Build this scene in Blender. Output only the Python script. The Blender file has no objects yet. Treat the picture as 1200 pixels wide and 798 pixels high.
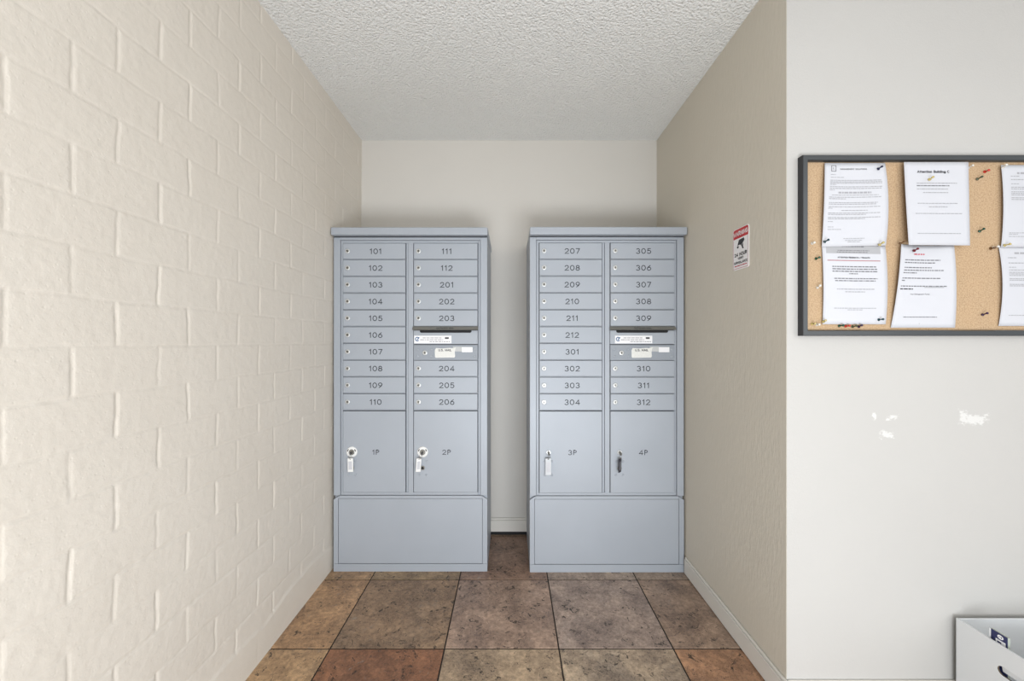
import bpy, bmesh, math, random
import numpy as np
from mathutils import Vector, Matrix

random.seed(7)
scene = bpy.context.scene
col = scene.collection

# ------------------------------------------------------------------ camera, world, lights
F = 466.0            # focal length in pixels of a 1200 px wide frame
CX, CY = 598.0, 399.5
EYE = 1.228
cam_d = bpy.data.cameras.new('camera'); cam = bpy.data.objects.new('camera', cam_d); col.objects.link(cam)
cam_d.sensor_width = 36.0; cam_d.lens = F / 1200 * 36
cam_d.shift_x = (600 - CX) / 1200; cam_d.shift_y = (CY - 399) / 1200
cam_d.clip_start = 0.02
cam.location = (0, 0, EYE); cam.rotation_euler = (math.pi / 2, 0, 0)
scene.camera = cam

vs = scene.view_settings
scene.display_settings.display_device = 'sRGB'
vs.view_transform = 'Standard'; vs.look = 'None'; vs.gamma = 1.0; vs.use_curve_mapping = False
vs.exposure = 0.08

w = bpy.data.worlds.new('daylight'); scene.world = w; w.use_nodes = True
w.node_tree.nodes['Background'].inputs[0].default_value = (0.94, 0.97, 1.0, 1)
w.node_tree.nodes['Background'].inputs[1].default_value = 0.88

def area(name, loc, target, sx, sy, power, color=(1, 1, 1)):
    l = bpy.data.lights.new(name, 'AREA'); l.shape = 'RECTANGLE'; l.size = sx; l.size_y = sy
    l.energy = power; l.color = color
    o = bpy.data.objects.new(name, l); col.objects.link(o); o.location = loc
    o.rotation_euler = (Vector(target) - Vector(loc)).to_track_quat('-Z', 'Y').to_euler()
    return o
area('open_courtyard_sky', (2.6, -2.3, 1.9), (-0.6, 1.7, 1.1), 3.0, 2.6, 47, (1.0, 0.98, 0.95))
area('low_ceiling_fill', (0.30, -0.75, 0.06), (-0.25, 1.9, 1.9), 1.6, 1.2, 104, (0.90, 0.95, 1.0))  # added fill lamp, aimed up to brighten the ceiling; no sunlit paving is built

# ------------------------------------------------------------------ helpers
def lin(c):
    return tuple(((v / 255) / 12.92 if v / 255 <= 0.04045 else ((v / 255 + 0.055) / 1.055) ** 2.4) for v in c) + (1.0,)

def P(px, py, d):
    return Vector(((px - CX) / F * d, d, EYE - (py - CY) / F * d))

class Nodes:
    def __init__(s, name):
        s.m = bpy.data.materials.new(name); s.m.use_nodes = True
        s.t = s.m.node_tree; s.b = s.t.nodes['Principled BSDF']
        s.out = s.t.nodes['Material Output']
    def n(s, typ, ins=None, **kw):
        nd = s.t.nodes.new(typ)
        for k, v in kw.items(): setattr(nd, k, v)
        for k, v in (ins or {}).items():
            if isinstance(v, bpy.types.NodeSocket): s.t.links.new(v, nd.inputs[k])
            else: nd.inputs[k].default_value = v
        return nd
    def link(s, a, b): s.t.links.new(a, b)
    def math(s, op, a, b=None, clamp=False):
        ins = {0: a}
        if b is not None: ins[1] = b
        return s.n('ShaderNodeMath', ins, operation=op, use_clamp=clamp).outputs[0]
    def ramp(s, fac, stops):
        r = s.n('ShaderNodeValToRGB', {0: fac}); e = r.color_ramp.elements
        while len(e) < len(stops): e.new(0.5)
        for i, (p, c) in enumerate(stops): e[i].position = p; e[i].color = c
        return r.outputs[0]
    def mix(s, fac, a, b, mode='MIX'):
        nd = s.n('ShaderNodeMix', data_type='RGBA', blend_type=mode)
        for i, v in ((0, fac), (6, a), (7, b)):
            if isinstance(v, bpy.types.NodeSocket): s.t.links.new(v, nd.inputs[i])
            else: nd.inputs[i].default_value = v
        return nd.outputs[2]
    def bump(s, h, strength, dist):
        b = s.n('ShaderNodeBump', {'Height': h, 'Strength': strength, 'Distance': dist})
        s.link(b.outputs[0], s.b.inputs['Normal']); return b
    def pos(s): return s.n('ShaderNodeNewGeometry').outputs['Position']

def set_b(N, rough, metal=0.0, spec=None):
    N.b.inputs['Roughness'].default_value = rough
    N.b.inputs['Metallic'].default_value = metal
    if spec is not None: N.b.inputs['Specular IOR Level'].default_value = spec

def plain(name, rgb, rough=0.5, metal=0.0, var=0.04, scale=30.0, bump=0.0):
    N = Nodes(name); set_b(N, rough, metal)
    no = N.n('ShaderNodeTexNoise', {'Vector': N.pos(), 'Scale': scale, 'Detail': 3.0}).outputs[0]
    c = lin(rgb); a = tuple(v * (1 - var) for v in c[:3]) + (1,); b = tuple(min(1, v * (1 + var)) for v in c[:3]) + (1,)
    N.link(N.mix(no, a, b), N.b.inputs['Base Color'])
    if bump: N.bump(no, bump, 0.001)
    return N.m

def newobj(name, bm, mats, parent=None, loc=(0, 0, 0), rot=(0, 0, 0), smooth=False):
    me = bpy.data.meshes.new(name)
    if isinstance(bm, bmesh.types.BMesh):
        bm.normal_update(); bm.to_mesh(me); bm.free()
    else: me = bm
    for m in (mats if isinstance(mats, (list, tuple)) else [mats]): 
        if len(me.materials) < (len(mats) if isinstance(mats, (list, tuple)) else 1): me.materials.append(m)
    if smooth:
        for p in me.polygons: p.use_smooth = True
    o = bpy.data.objects.new(name, me); col.objects.link(o)
    o.parent = parent; o.location = loc; o.rotation_euler = rot
    return o

def tag(o, label, cat, group=None):
    o['label'] = label; o['category'] = cat
    if group: o['group'] = group
    return o
def empty(name, loc, rz=0.0):
    o = bpy.data.objects.new(name, None); col.objects.link(o); o.location = loc; o.rotation_euler = (0, 0, rz)
    o.empty_display_size = 0.1
    return o
def struct(o): o['kind'] = 'structure'; return o

def box(bm, x0, x1, y0, y1, z0, z1, bev=0.0, mi=0, seg=1):
    r = bmesh.ops.create_cube(bm, size=1.0)
    vs_ = r['verts']
    for v in vs_:
        v.co = Vector((x0 + (v.co.x + .5) * (x1 - x0), y0 + (v.co.y + .5) * (y1 - y0), z0 + (v.co.z + .5) * (z1 - z0)))
    fs = set(f for v in vs_ for f in v.link_faces)
    for f in fs: f.material_index = mi
    if bev > 0:
        es = list(set(e for v in vs_ for e in v.link_edges))
        r2 = bmesh.ops.bevel(bm, geom=es, offset=bev, segments=seg, affect='EDGES', profile=0.5)
        for f in r2['faces']: f.material_index = mi

def bx(*a, **k):
    bm = bmesh.new(); box(bm, *a, **k); return bm

def lathe(bm, prof, origin=(0, 0, 0), seg=24, mi=0):
    """profile of (radius, forward) pairs; the axis runs along -Y from origin"""
    ox, oy, oz = origin; rings = []
    for r, f in prof:
        rings.append([bm.verts.new((ox + r * math.cos(2 * math.pi * i / seg), oy - f, oz + r * math.sin(2 * math.pi * i / seg))) for i in range(seg)])
    for a, b in zip(rings, rings[1:]):
        for i in range(seg):
            f = bm.faces.new((a[i], a[(i + 1) % seg], b[(i + 1) % seg], b[i])); f.material_index = mi; f.smooth = True
    f = bm.faces.new(rings[-1]); f.material_index = mi
    f = bm.faces.new(list(reversed(rings[0]))); f.material_index = mi

def tube(bm, pts, r, seg=8, mi=0, closed=False):
    rings = []; n = len(pts); pts = [Vector(p) for p in pts]
    for i, p in enumerate(pts):
        a = pts[(i - 1) % n] if (closed or i > 0) else p
        b = pts[(i + 1) % n] if (closed or i < n - 1) else p
        t = (b - a).normalized(); up = Vector((0, 1, 0)) if abs(t.y) < .9 else Vector((1, 0, 0))
        s = t.cross(up).normalized(); u = s.cross(t)
        rings.append([bm.verts.new(p + r * (math.cos(2 * math.pi * k / seg) * s + math.sin(2 * math.pi * k / seg) * u)) for k in range(seg)])
    m = n if closed else n - 1
    for i in range(m):
        a, b = rings[i], rings[(i + 1) % n]
        for k in range(seg):
            f = bm.faces.new((a[k], a[(k + 1) % seg], b[(k + 1) % seg], b[k])); f.material_index = mi; f.smooth = True
    if not closed:
        bm.faces.new(rings[0]).material_index = mi; bm.faces.new(list(reversed(rings[-1]))).material_index = mi

def prism(bm, pts, y0, y1, mi=0):
    """outline of (x, z) points, thick from y0 (back) to y1 (front)"""
    a = [bm.verts.new((x, y1, z)) for x, z in pts]; b = [bm.verts.new((x, y0, z)) for x, z in pts]
    bm.faces.new(a).material_index = mi; bm.faces.new(list(reversed(b))).material_index = mi
    n = len(pts)
    for i in range(n):
        bm.faces.new((a[i], b[i], b[(i + 1) % n], a[(i + 1) % n])).material_index = mi

# single-stroke lettering, like an engraver's font: polylines in cap-height units
def arc(cx, cy, rx, ry, a0, a1, n=10):
    return [(cx + rx * math.cos(math.radians(a0 + (a1 - a0) * k / n)), cy + ry * math.sin(math.radians(a0 + (a1 - a0) * k / n))) for k in range(n + 1)]
def bowl(x, y0, y1, r): return [(x - .3, y1)] + arc(x, (y0 + y1) / 2, r, (y1 - y0) / 2, 90, -90, 8) + [(x - .3, y0)]
G = {
 '0': (.66, [arc(.33, .5, .32, .49, 90, 450, 20)]),
 '1': (.34, [[(.03, .78), (.24, .98), (.24, 0)]]),
 '2': (.64, [arc(.32, .70, .29, .28, 170, -35, 10) + [(.02, .01), (.64, .01)]]),
 '3': (.62, [arc(.30, .745, .25, .245, 155, -80, 9) + arc(.30, .255, .30, .255, 80, -155, 11)]),
 '4': (.68, [[(.50, 0), (.50, .98), (.01, .27), (.68, .27)]]),
 '5': (.62, [[(.56, .98), (.13, .98), (.08, .55)] + arc(.30, .32, .31, .315, 125, -150, 11)]),
 '6': (.64, [arc(.32, .31, .30, .305, 170, 530, 18), [(.52, .98), (.30, .80), (.12, .58), (.03, .36)]]),
 '7': (.60, [[(.02, .98), (.60, .98), (.20, 0)]]),
 '8': (.62, [arc(.31, .745, .24, .235, -90, 270, 16), arc(.31, .255, .30, .255, 90, 450, 16)]),
 '9': (.64, [arc(.32, .69, .30, .295, -10, 350, 18), [(.12, .02), (.34, .20), (.52, .42), (.61, .64)]]),
 'A': (.70, [[(0, 0), (.35, .98), (.70, 0)], [(.13, .34), (.57, .34)]]),
 'B': (.58, [[(.05, 0), (.05, .98)], bowl(.35, .52, .98, .2), bowl(.35, 0, .52, .25)]),
 'C': (.70, [arc(.37, .5, .36, .49, 48, 312, 14)]),
 'D': (.68, [[(.05, 0), (.05, .98), (.28, .98)] + arc(.28, .49, .38, .49, 90, -90, 12) + [(.05, 0)]]),
 'E': (.52, [[(.52, .98), (.05, .98), (.05, 0), (.52, 0)], [(.05, .51), (.46, .51)]]),
 'G': (.74, [arc(.37, .5, .36, .49, 48, 335, 15) + [(.72, .46), (.42, .46)]]),
 'H': (.66, [[(.05, 0), (.05, .98)], [(.61, 0), (.61, .98)], [(.05, .51), (.61, .51)]]),
 'I': (.12, [[(.06, 0), (.06, .98)]]),
 'K': (.60, [[(.05, 0), (.05, .98)], [(.58, .98), (.07, .42)], [(.22, .58), (.60, 0)]]),
 'L': (.48, [[(.05, .98), (.05, 0), (.48, 0)]]),
 'M': (.80, [[(.05, 0), (.05, .98), (.40, .22), (.75, .98), (.75, 0)]]),
 'N': (.66, [[(.05, 0), (.05, .98), (.61, 0), (.61, .98)]]),
 'O': (.76, [arc(.38, .5, .37, .49, 90, 450, 20)]),
 'P': (.58, [[(.06, 0), (.06, .98), (.32, .98)] + arc(.32, .735, .25, .245, 90, -90, 8) + [(.06, .49)]]),
 'R': (.60, [[(.06, 0), (.06, .98), (.32, .98)] + arc(.32, .735, .25, .245, 90, -90, 8) + [(.06, .49)], [(.32, .49), (.60, 0)]]),
 'S': (.58, [arc(.29, .74, .25, .24, 30, 250, 9) + arc(.29, .26, .28, .25, 80, -150, 10)]),
 'T': (.60, [[(0, .98), (.60, .98)], [(.30, .98), (.30, 0)]]),
 'U': (.64, [[(.05, .98), (.05, .32)] + arc(.32, .30, .27, .29, 180, 360, 10) + [(.59, .98)]]),
 'V': (.66, [[(0, .98), (.33, 0), (.66, .98)]]),
 'W': (.94, [[(0, .98), (.22, 0), (.47, .9), (.72, 0), (.94, .98)]]),
 'Y': (.64, [[(0, .98), (.32, .46), (.64, .98)], [(.32, .46), (.32, 0)]]),
 'a': (.50, [arc(.25, .34, .24, .34, 0, 360, 12), [(.48, .68), (.48, 0)]]),
 'd': (.52, [arc(.25, .34, .24, .34, 0, 360, 12), [(.48, 1.0), (.48, 0)]]),
 'e': (.52, [[(.03, .36), (.50, .36)] + arc(.26, .34, .25, .34, 5, 315, 12)]),
 'g': (.52, [arc(.25, .34, .24, .34, 0, 360, 12), [(.48, .68), (.48, -.10)] + arc(.26, -.10, .22, .18, 0, -150, 6)]),
 'i': (.12, [[(.06, 0), (.06, .66)], [(.06, .88), (.06, .98)]]),
 'l': (.12, [[(.06, 0), (.06, 1.0)]]),
 'm': (.76, [[(.05, 0), (.05, .68)], [(.05, .44)] + arc(.215, .46, .165, .21, 180, 0, 6) + [(.38, 0)], [(.38, .44)] + arc(.545, .46, .165, .21, 180, 0, 6) + [(.71, 0)]]),
 'n': (.48, [[(.05, 0), (.05, .68)], [(.05, .42)] + arc(.25, .44, .19, .23, 180, 0, 7) + [(.44, 0)]]),
 'o': (.52, [arc(.26, .34, .25, .34, 90, 450, 14)]),
 'r': (.32, [[(.05, 0), (.05, .68)], [(.05, .40)] + arc(.27, .44, .20, .23, 170, 70, 5)]),
 't': (.32, [[(.15, .92), (.15, .12), (.30, .01)], [(0, .66), (.31, .66)]]),
 'u': (.48, [[(.05, .68), (.05, .26)] + arc(.25, .24, .19, .23, 180, 360, 7) + [(.44, .68)], [(.44, .68), (.44, 0)]]),
 '.': (.12, [[(.06, 0), (.06, .10)]]), '/': (.40, [[(0, -.05), (.40, 1.0)]]), ' ': (.32, []),
}
def add_text(bm, s, cap, x=0, z=0, y=0.0, mi=0, fn=None, sw=.13, gap=.20, sx=1.0):
    """centred stroke text: each stroke is a ribbon of width sw * cap"""
    tot = sum(G[c][0] * sx for c in s) + gap * (len(s) - 1); pen = -tot / 2; hwid = sw / 2
    for c in s:
        wid, strokes = G[c]
        for st in strokes:
            p = [Vector((pen + a * sx, b * (1 - sw) + hwid - .5)) for a, b in st]
            closed = (p[0] - p[-1]).length < 1e-4 and len(p) > 3
            if closed: p = p[:-1]
            n = len(p); sides = []
            for i, q in enumerate(p):
                d0 = (q - p[i - 1]).normalized() if (closed or i > 0) else None
                d1 = (p[(i + 1) % n] - q).normalized() if (closed or i < n - 1) else None
                t = ((d0 or d1) + (d1 or d0)); t = t.normalized() if t.length > 1e-3 else (d1 or d0)
                nn = Vector((-t.y, t.x)); k = 1.0
                if d0 is not None and d1 is not None: k = min(2.2, 1 / max(.3, abs(nn.dot(Vector((-d1.y, d1.x))))))
                q2 = q.copy()
                if d0 is None: q2 -= d1 * hwid * .7
                if d1 is None: q2 += d0 * hwid * .7
                sides.append((q2 + nn * hwid * k, q2 - nn * hwid * k))
            def mk(v):
                a, b = v.x * cap + x, v.y * cap + z
                return bm.verts.new(fn(a, b) if fn else (a, y, b))
            vv = [(mk(a), mk(b)) for a, b in sides]
            for i in range(n if closed else n - 1):
                A, B = vv[i], vv[(i + 1) % n]
                bm.faces.new((A[1], B[1], B[0], A[0])).material_index = mi
        pen += wid * sx + gap

# ------------------------------------------------------------------ materials
def wall_paint(name, rgb, streak=False, patches=False):
    N = Nodes(name); set_b(N, 0.55, 0, 0.35)
    p = N.pos()
    big = N.n('ShaderNodeTexNoise', {'Vector': p, 'Scale': 2.2, 'Detail': 3.0}).outputs[0]
    c = lin(rgb)
    colr = N.mix(big, tuple(v * .965 for v in c[:3]) + (1,), tuple(min(1, v * 1.03) for v in c[:3]) + (1,))
    sc = N.n('ShaderNodeMapping', {'Vector': p, 'Scale': (1, 1, .28) if streak else (1, 1, 1)}).outputs[0]
    h = N.n('ShaderNodeTexNoise', {'Vector': sc, 'Scale': 85.0 if streak else 120.0, 'Detail': 4.0, 'Roughness': .6}).outputs[0]
    if patches:
        xyz = N.n('ShaderNodeSeparateXYZ', {0: p})
        no = N.n('ShaderNodeTexNoise', {'Vector': N.n('ShaderNodeMapping', {'Vector': p, 'Scale': (1, 1, 1.6)}).outputs[0], 'Scale': 55.0, 'Detail': 6.0, 'Roughness': .8}).outputs[0]
        tot = None
        for (x0, x1, z0, z1, th) in ((1.216, 1.235, .955, .998, .62), (1.236, 1.304, .892, .934, .62), (1.235, 1.33, .95, .99, .72), (1.512, 1.618, .938, .988, .60), (1.50, 1.55, .93, 1.015, .68)):
            cx_, cz_ = (x0 + x1) / 2, (z0 + z1) / 2
            dx = N.math('DIVIDE', N.math('ABSOLUTE', N.math('SUBTRACT', xyz.outputs[0], cx_)), (x1 - x0) / 2)
            dz = N.math('DIVIDE', N.math('ABSOLUTE', N.math('SUBTRACT', xyz.outputs[2], cz_)), (z1 - z0) / 2)
            m = N.math('SUBTRACT', 1.0, N.math('MAXIMUM', dx, dz), True)
            m = N.math('MULTIPLY', N.math('GREATER_THAN', m, 0.0), N.math('MULTIPLY', N.math('SUBTRACT', N.math('ADD', no, N.math('MULTIPLY', m, .34)), th), 14.0, True), True)
            tot = m if tot is None else N.math('MAXIMUM', tot, m)
        colr = N.mix(N.math('MULTIPLY', tot, .32), colr, lin((250, 250, 247)))
    N.link(colr, N.b.inputs['Base Color'])
    N.bump(h, 0.35 if streak else 0.22, 0.004 if streak else 0.003)
    return N.m

M = {}
M['cream'] = wall_paint('cream_wall_paint', (207, 203, 196))
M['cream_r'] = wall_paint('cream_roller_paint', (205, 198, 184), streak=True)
M['white_wall'] = wall_paint('off_white_wall_paint', (187, 185, 181), patches=True)
M['base'] = plain('baseboard_paint', (214, 210, 202), .45, var=.03, scale=9)

# painted block wall paint: fine pitted grain over the modelled joints
N = Nodes('painted_block'); set_b(N, .5, 0, .35); p = N.pos()
big = N.n('ShaderNodeTexNoise', {'Vector': p, 'Scale': 3.0, 'Detail': 3.0}).outputs[0]
N.link(N.mix(big, lin((211, 203, 191)), lin((219, 212, 201))), N.b.inputs['Base Color'])
h1 = N.n('ShaderNodeTexNoise', {'Vector': p, 'Scale': 60.0, 'Detail': 6.0, 'Roughness': .68}).outputs[0]
pit = N.n('ShaderNodeTexVoronoi', {'Vector': p, 'Scale': 70.0}).outputs['Distance']
pit = N.math('MULTIPLY', N.math('SUBTRACT', 0.22, pit, True), 1.6)
N.bump(N.math('SUBTRACT', h1, pit), .38, .003)
M['block'] = N.m

# sprayed ceiling texture
N = Nodes('sprayed_ceiling'); set_b(N, .8, 0, .2); p = N.pos()
d1 = N.n('ShaderNodeTexNoise', {'Vector': p, 'Scale': 130.0, 'Detail': 3.0, 'Roughness': .6}).outputs[0]
v1 = N.n('ShaderNodeTexVoronoi', {'Vector': p, 'Scale': 105.0, 'Smoothness': .5}, feature='SMOOTH_F1').outputs['Distance']
h = N.math('SUBTRACT', N.math('MULTIPLY', d1, 1.5), v1)
N.bump(h, .85, .007)
big = N.n('ShaderNodeTexNoise', {'Vector': p, 'Scale': 1.6, 'Detail': 2.0}).outputs[0]
N.link(N.mix(big, lin((234, 234, 231)), lin((240, 240, 238))), N.b.inputs['Base Color'])
M['ceiling'] = N.m

# travertine: each tile's own tint comes from a mesh attribute
N = Nodes('travertine_tile'); p = N.pos()
tint = N.n('ShaderNodeAttribute', attribute_name='stone', attribute_type='GEOMETRY').outputs['Color']
off = N.n('ShaderNodeVectorMath', {0: p, 1: N.n('ShaderNodeVectorMath', {0: tint, 'Scale': 37.0}, operation='SCALE').outputs[0]}, operation='ADD').outputs[0]
n1 = N.n('ShaderNodeTexNoise', {'Vector': off, 'Scale': 5.5, 'Detail': 8.0, 'Roughness': .62, 'Distortion': .6}).outputs[0]
n2 = N.n('ShaderNodeTexNoise', {'Vector': off, 'Scale': 52.0, 'Detail': 6.0, 'Roughness': .75}).outputs[0]
n3 = N.n('ShaderNodeTexNoise', {'Vector': off, 'Scale': 14.0, 'Detail': 8.0, 'Roughness': .75, 'Distortion': 1.2}).outputs[0]
c1 = N.mix(N.ramp(n1, [(.30, (0, 0, 0, 1)), (.70, (1, 1, 1, 1))]), (0.60, 0.58, 0.58, 1), (1.42, 1.38, 1.30, 1))
c2 = N.mix(N.ramp(n2, [(.35, (0, 0, 0, 1)), (.65, (1, 1, 1, 1))]), (0.66, 0.65, 0.64, 1), (1.34, 1.33, 1.31, 1))
cc = N.mix(1.0, N.mix(1.0, tint, c1, 'MULTIPLY'), c2, 'MULTIPLY')
pits = N.math('MULTIPLY', N.ramp(n3, [(.53, (0, 0, 0, 1)), (.58, (1, 1, 1, 1))]), N.ramp(n2, [(.50, (0, 0, 0, 1)), (.55, (1, 1, 1, 1))]))
n4 = N.n('ShaderNodeTexNoise', {'Vector': off, 'Scale': 3.6, 'Detail': 5.0, 'Roughness': .6}).outputs[0]
cc = N.mix(N.ramp(n4, [(.50, (0, 0, 0, 1)), (.66, (.55, .55, .55, 1))]), cc, N.mix(1.0, cc, (0.78, 0.84, 0.93, 1), 'MULTIPLY'))
n5 = N.n('ShaderNodeTexNoise', {'Vector': off, 'Scale': 120.0, 'Detail': 4.0, 'Roughness': .7}).outputs[0]
fine = N.math('MULTIPLY', N.ramp(n5, [(.56, (0, 0, 0, 1)), (.62, (1, 1, 1, 1))]), N.ramp(n1, [(.42, (1, 1, 1, 1)), (.60, (.15, .15, .15, 1))]))
cc = N.mix(N.math('MULTIPLY', fine, .62), cc, lin((70, 58, 50)))
cc = N.mix(N.math('MULTIPLY', pits, .9), cc, lin((46, 38, 32)))
chalk = N.math('MULTIPLY', N.ramp(n3, [(.36, (1, 1, 1, 1)), (.42, (0, 0, 0, 1))]), N.ramp(n2, [(.44, (1, 1, 1, 1)), (.5, (0, 0, 0, 1))]))
cc = N.mix(N.math('MULTIPLY', chalk, .5), cc, lin((176, 164, 150)))
N.link(cc, N.b.inputs['Base Color'])
set_b(N, .42, 0, .4)
N.bump(N.math('SUBTRACT', N.math('MULTIPLY', n2, .35), pits), .5, .002)
M['tile'] = N.m
M['grout'] = plain('dark_grout', (44, 38, 34), .85, var=.2, scale=60)

# cabinet paint
def powder(name, rgb, rough, metal):
    N = Nodes(name); set_b(N, rough, metal); p = N.pos()
    n = N.n('ShaderNodeTexNoise', {'Vector': p, 'Scale': 5.0, 'Detail': 4.0}).outputs[0]
    c = lin(rgb)
    N.link(N.mix(n, tuple(v * .95 for v in c[:3]) + (1,), tuple(v * 1.05 for v in c[:3]) + (1,)), N.b.inputs['Base Color'])
    n2 = N.n('ShaderNodeTexNoise', {'Vector': p, 'Scale': 420.0, 'Detail': 1.0}).outputs[0]
    N.bump(n2, .06, .0006)
    return N.m
M['silver'] = powder('silver_grey_enamel', (163, 169, 177), .45, .08)
M['silver_dark'] = powder('silver_grey_recess', (146, 152, 160), .5, .08)
M['recess'] = plain('shadowed_steel', (92, 96, 102), .6)  # grey darkened to paint the shade behind the doors
M['lip'] = powder('dark_pewter_lip', (128, 127, 122), .4, .4)
M['engrave'] = plain('engraved_black', (40, 43, 48), .6)
M['chrome'] = plain('chrome', (206, 208, 208), .32, .5, var=.02)
M['nickel'] = plain('dull_nickel', (150, 148, 142), .35, .8, var=.05)
M['dark'] = plain('dark_void', (18, 18, 20), .7)
M['white_plastic'] = plain('white_plastic', (236, 236, 234), .4)
M['clear_tag'] = plain('pale_tag_plastic', (208, 212, 216), .25)
M['dark_tag'] = plain('dark_tag_plastic', (48, 46, 56), .35)
M['sticker'] = plain('white_sticker', (236, 236, 238), .5)
M['sticker_worn'] = plain('worn_white_sticker', (222, 222, 218), .6, var=.16, scale=180)
M['sticker_grey'] = plain('grey_sticker_residue', (190, 192, 192), .6, var=.1, scale=160)
M['print_blue'] = plain('blue_ink', (40, 92, 140), .6)
M['print_grey'] = plain('grey_ink', (160, 160, 164), .7)
M['print_mid'] = plain('mid_grey_ink', (112, 112, 116), .7)
M['print_dark'] = plain('dark_ink', (58, 58, 62), .7)
M['print_red'] = plain('red_ink', (186, 78, 88), .6)
M['band_grey'] = plain('grey_printed_band', (166, 166, 169), .7, var=.03)
M['rule'] = plain('faded_red_rule', (172, 128, 132), .7)
M['paper'] = plain('white_paper', (200, 201, 206), .75, var=.01)
M['black_side'] = plain('black_frame_side', (38, 38, 41), .5)
M['frame'] = plain('charcoal_satin_aluminium', (72, 75, 77), .32, .55, var=.05, scale=6)
N = Nodes('cork'); set_b(N, .85, 0, .2); p = N.pos()
a = N.n('ShaderNodeTexNoise', {'Vector': p, 'Scale': 240.0, 'Detail': 3.0}).outputs[0]
b_ = N.n('ShaderNodeTexNoise', {'Vector': p, 'Scale': 18.0, 'Detail': 4.0}).outputs[0]
ck = N.ramp(a, [(.28, lin((142, 114, 84))), (.5, lin((180, 154, 124))), (.72, lin((196, 172, 143)))])
N.link(N.mix(N.math('MULTIPLY', b_, .5), ck, lin((194, 163, 126))), N.b.inputs['Base Color']); N.bump(a, .3, .001)
M['cork'] = N.m
M['sign_white'] = plain('sign_white', (232, 230, 230), .4, var=.02)
M['sign_red'] = plain('sign_red', (186, 42, 46), .4, var=.03)
M['sign_black'] = plain('sign_black', (34, 34, 38), .45)
M['card_white'] = plain('white_cardboard', (212, 214, 215), .7, var=.02, scale=12)
M['kraft'] = plain('kraft_cut_edge', (92, 80, 66), .85)
M['navy'] = plain('navy_print', (38, 42, 86), .45)
M['page_edge'] = plain('grey_green_page_edge', (168, 174, 162), .7)

# ------------------------------------------------------------------ the room
YB, YN = 2.526, 1.339        # back wall of the alcove, notice-board wall
XR, ZC = 0.930, 2.502
def xl(z): return -0.957 + 0.015 * z / ZC

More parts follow.
